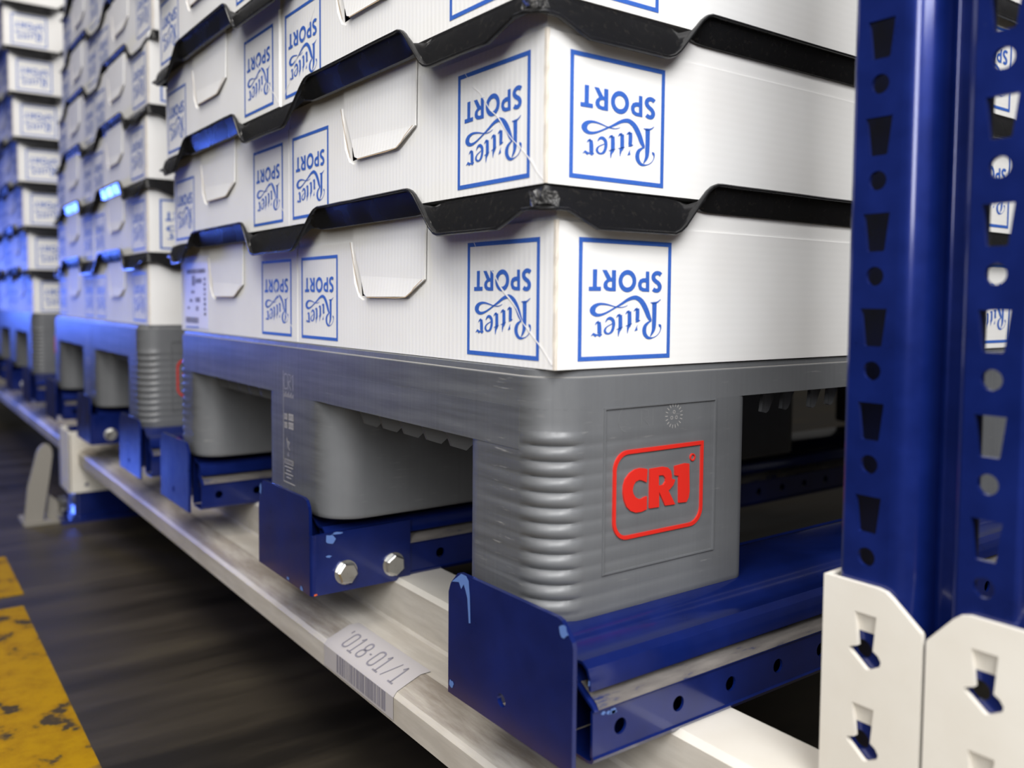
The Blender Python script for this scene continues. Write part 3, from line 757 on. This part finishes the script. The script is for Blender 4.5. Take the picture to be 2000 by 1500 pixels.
# ---------------------------------------------------------------- black interlayer trays
TX, TY_ = 1.206, .796
def hprof(brk):
    """list of (pos, h) with h 0 = hanging lip, 1 = raised lip"""
    return brk
SIDE_Y = [(.0, 0), (.110, 0), (.146, 1), (.318, 1), (.362, 0), (.472, 0), (.506, 1), (.683, 1), (.722, 0), (TY_, 0)]
SIDE_X = [(.0, 0), (.106, 0), (.139, 1), (.462, 1), (.496, 0), (.710, 0), (.744, 1), (1.066, 1), (1.10, 0), (TX, 0)]
def tray_mesh(seed):
    rnd = random.Random(seed)
    def side(brk, L):
        ss = sorted(set([b[0] for b in brk]+[.012, .034, L-.034, L-.012]+[b[0]+q for b in brk for q in (-.010, -.005, .005, .010)]+[L*i/36 for i in range(37)]))
        out = []
        for s in ss:
            if s < 0 or s > L: continue
            def hh(s):
                for (a, ha), (b, hb) in zip(brk, brk[1:]):
                    if a <= s <= b: return ha+(hb-ha)*(s-a)/(b-a)
                return 0
            h = sum(hh(min(max(s+q, 0), L)) for q in (-.006, -.003, 0, .003, .006))/5
            e = min(s, L-s); c = 0 if e > .034 else (1 if e < .013 else (.034-e)/.021)
            out.append((s, h, c))
        return out
    per = []   # x, y, normal, h, c
    sx, sy = side(SIDE_X, TX), side(SIDE_Y, TY_)
    per += [(s, 0, (0, -1), h, c) for s, h, c in sx]
    per += [(TX, s, (1, 0), h, c) for s, h, c in sy]
    per += [(s, TY_, (0, 1), h, c) for s, h, c in reversed(sx)]
    per += [(0, s, (-1, 0), h, c) for s, h, c in reversed(sy)]
    V, F = [], []
    for x, y, (nx, ny), h, c in per:
        zr = -.0012-.0055*h; ze = -.0235+.0352*h+c*.0100*(1-h)+rnd.uniform(-.00015, .00015)
        eo = .0082-.0022*h-.003*c*(1-h)
        mid = lambda q, dz: (eo*q, zr+(ze-zr)*q+dz)
        up_ = 1 if ze > zr else -1
        sec = [(-.003, zr+.0006), (.0008, zr+.0006), (.0016, zr+(ze-zr)*.12+.0004), (eo-.0012, zr+(ze-zr)*.86+.0004), (eo, ze+.0002), (eo+.0026, ze+.0004), (eo+.0036, ze-.0004), (eo+.0036, ze-.0016), (eo+.0026, ze-.0022), (eo+.0002, ze-.0018), (eo-.0004, zr+(ze-zr)*.84-.0006), (.0022, zr+(ze-zr)*.12-.0008), (.0010, zr-.0008), (-.003, zr-.0008)]
        for o, z in sec: V.append((x+nx*o, y+ny*o, z))
    n = len(sec); m = len(per)
    for i in range(m):
        a, b = i*n, ((i+1) % m)*n
        for k in range(n-1): F.append((a+k, b+k, b+k+1, a+k+1))
    k = len(V); V += [(-.0, -.0, -.0025), (TX, 0, -.0025), (TX, TY_, -.0025), (0, TY_, -.0025)]; F.append((k, k+1, k+2, k+3))
    return mesh('plastic_tray', V, F, black_m, smooth=50, recalc=False)
tray_mes = [tray_mesh(2), tray_mesh(3)]

def torn_corner(seed):
    rnd = random.Random(seed); V = []; F = []
    for i in range(9):
        t = i/8; a = (t-.5)*2; px, py = (-.0075+.012*max(0, a), -.0075+.012*max(0, -a))
        for q in range(3): V.append((px-.0012+rnd.uniform(-.0012, .0012), py-.0012+rnd.uniform(-.0012, .0012), -.0045-.0042*q+rnd.uniform(-.0012, .0012)))
    for i in range(8):
        for q in range(2): F.append((i*3+q, i*3+q+1, i*3+q+4, i*3+q+3))
    return mesh('torn_corner', V, F, torn_m, smooth=0)
def torn_mat():
    m, n, l, b = new_mat('whitened_torn_plastic', (.1, .1, .1), .45)
    f = noise(n, l, coords(n, l), 700, 4, .7)
    l.new(ramp(n, l, f, [(.45, (.012, .012, .012)), (.6, (.12, .118, .115)), (.72, (.45, .44, .43))]), b.inputs['Base Color']); return m
torn_m = torn_mat()
PITCH_Z = .1125
def shift(pi, k):
    if pi == 0: return (-.0078*min(k, 3), .0008*k)
    if pi == 1: return (.008+(0, 0, 0, .004, .012, .018, .02, .02)[k], .0)
    return (-.0092*min(k, 6), 0)
LAYERS = (6, 8, 9)
for pi, yp in enumerate(PY):
    rnd = random.Random(11+pi)
    for k in range(LAYERS[pi]):
        dx, dy = shift(pi, k); z = PH+.0005+PITCH_Z*k
        places = [(0, 0), (0, 1)]+([(1, 0)] if pi == 0 else [])
        for ix, iy in places:
            jx, jy = (rnd.uniform(-.001, .001), rnd.uniform(-.0008, .0008)) if k else (0, 0)
            blank = (pi == 1 and k in (0, 2)) or (pi == 2 and k == 7)
            carton(pi, k, ix, iy, (.0062+dx+jx+ix*.6, yp+.0022+dy+jy+iy*.397, z), rnd.uniform(-.0008, .0008) if k else 0, not blank, label=(pi == 0 and k == 0 and iy == 1))
        if k:
            t_ = obj('plastic_tray', tray_mes[k % 2], None, (.0035+dx, yp+.0002+dy, z-.0012))
            tag(t_, f'black plastic tray with wavy lip below the {NTH[k]} carton layer, {WHICH[pi]} pallet', 'tray', f'black trays on the {WHICH[pi]} pallet')
            if pi == 0 and k < 3: obj('torn_corner', torn_corner(20+k), t_)['label'] = 'crumpled whitened plastic corner'
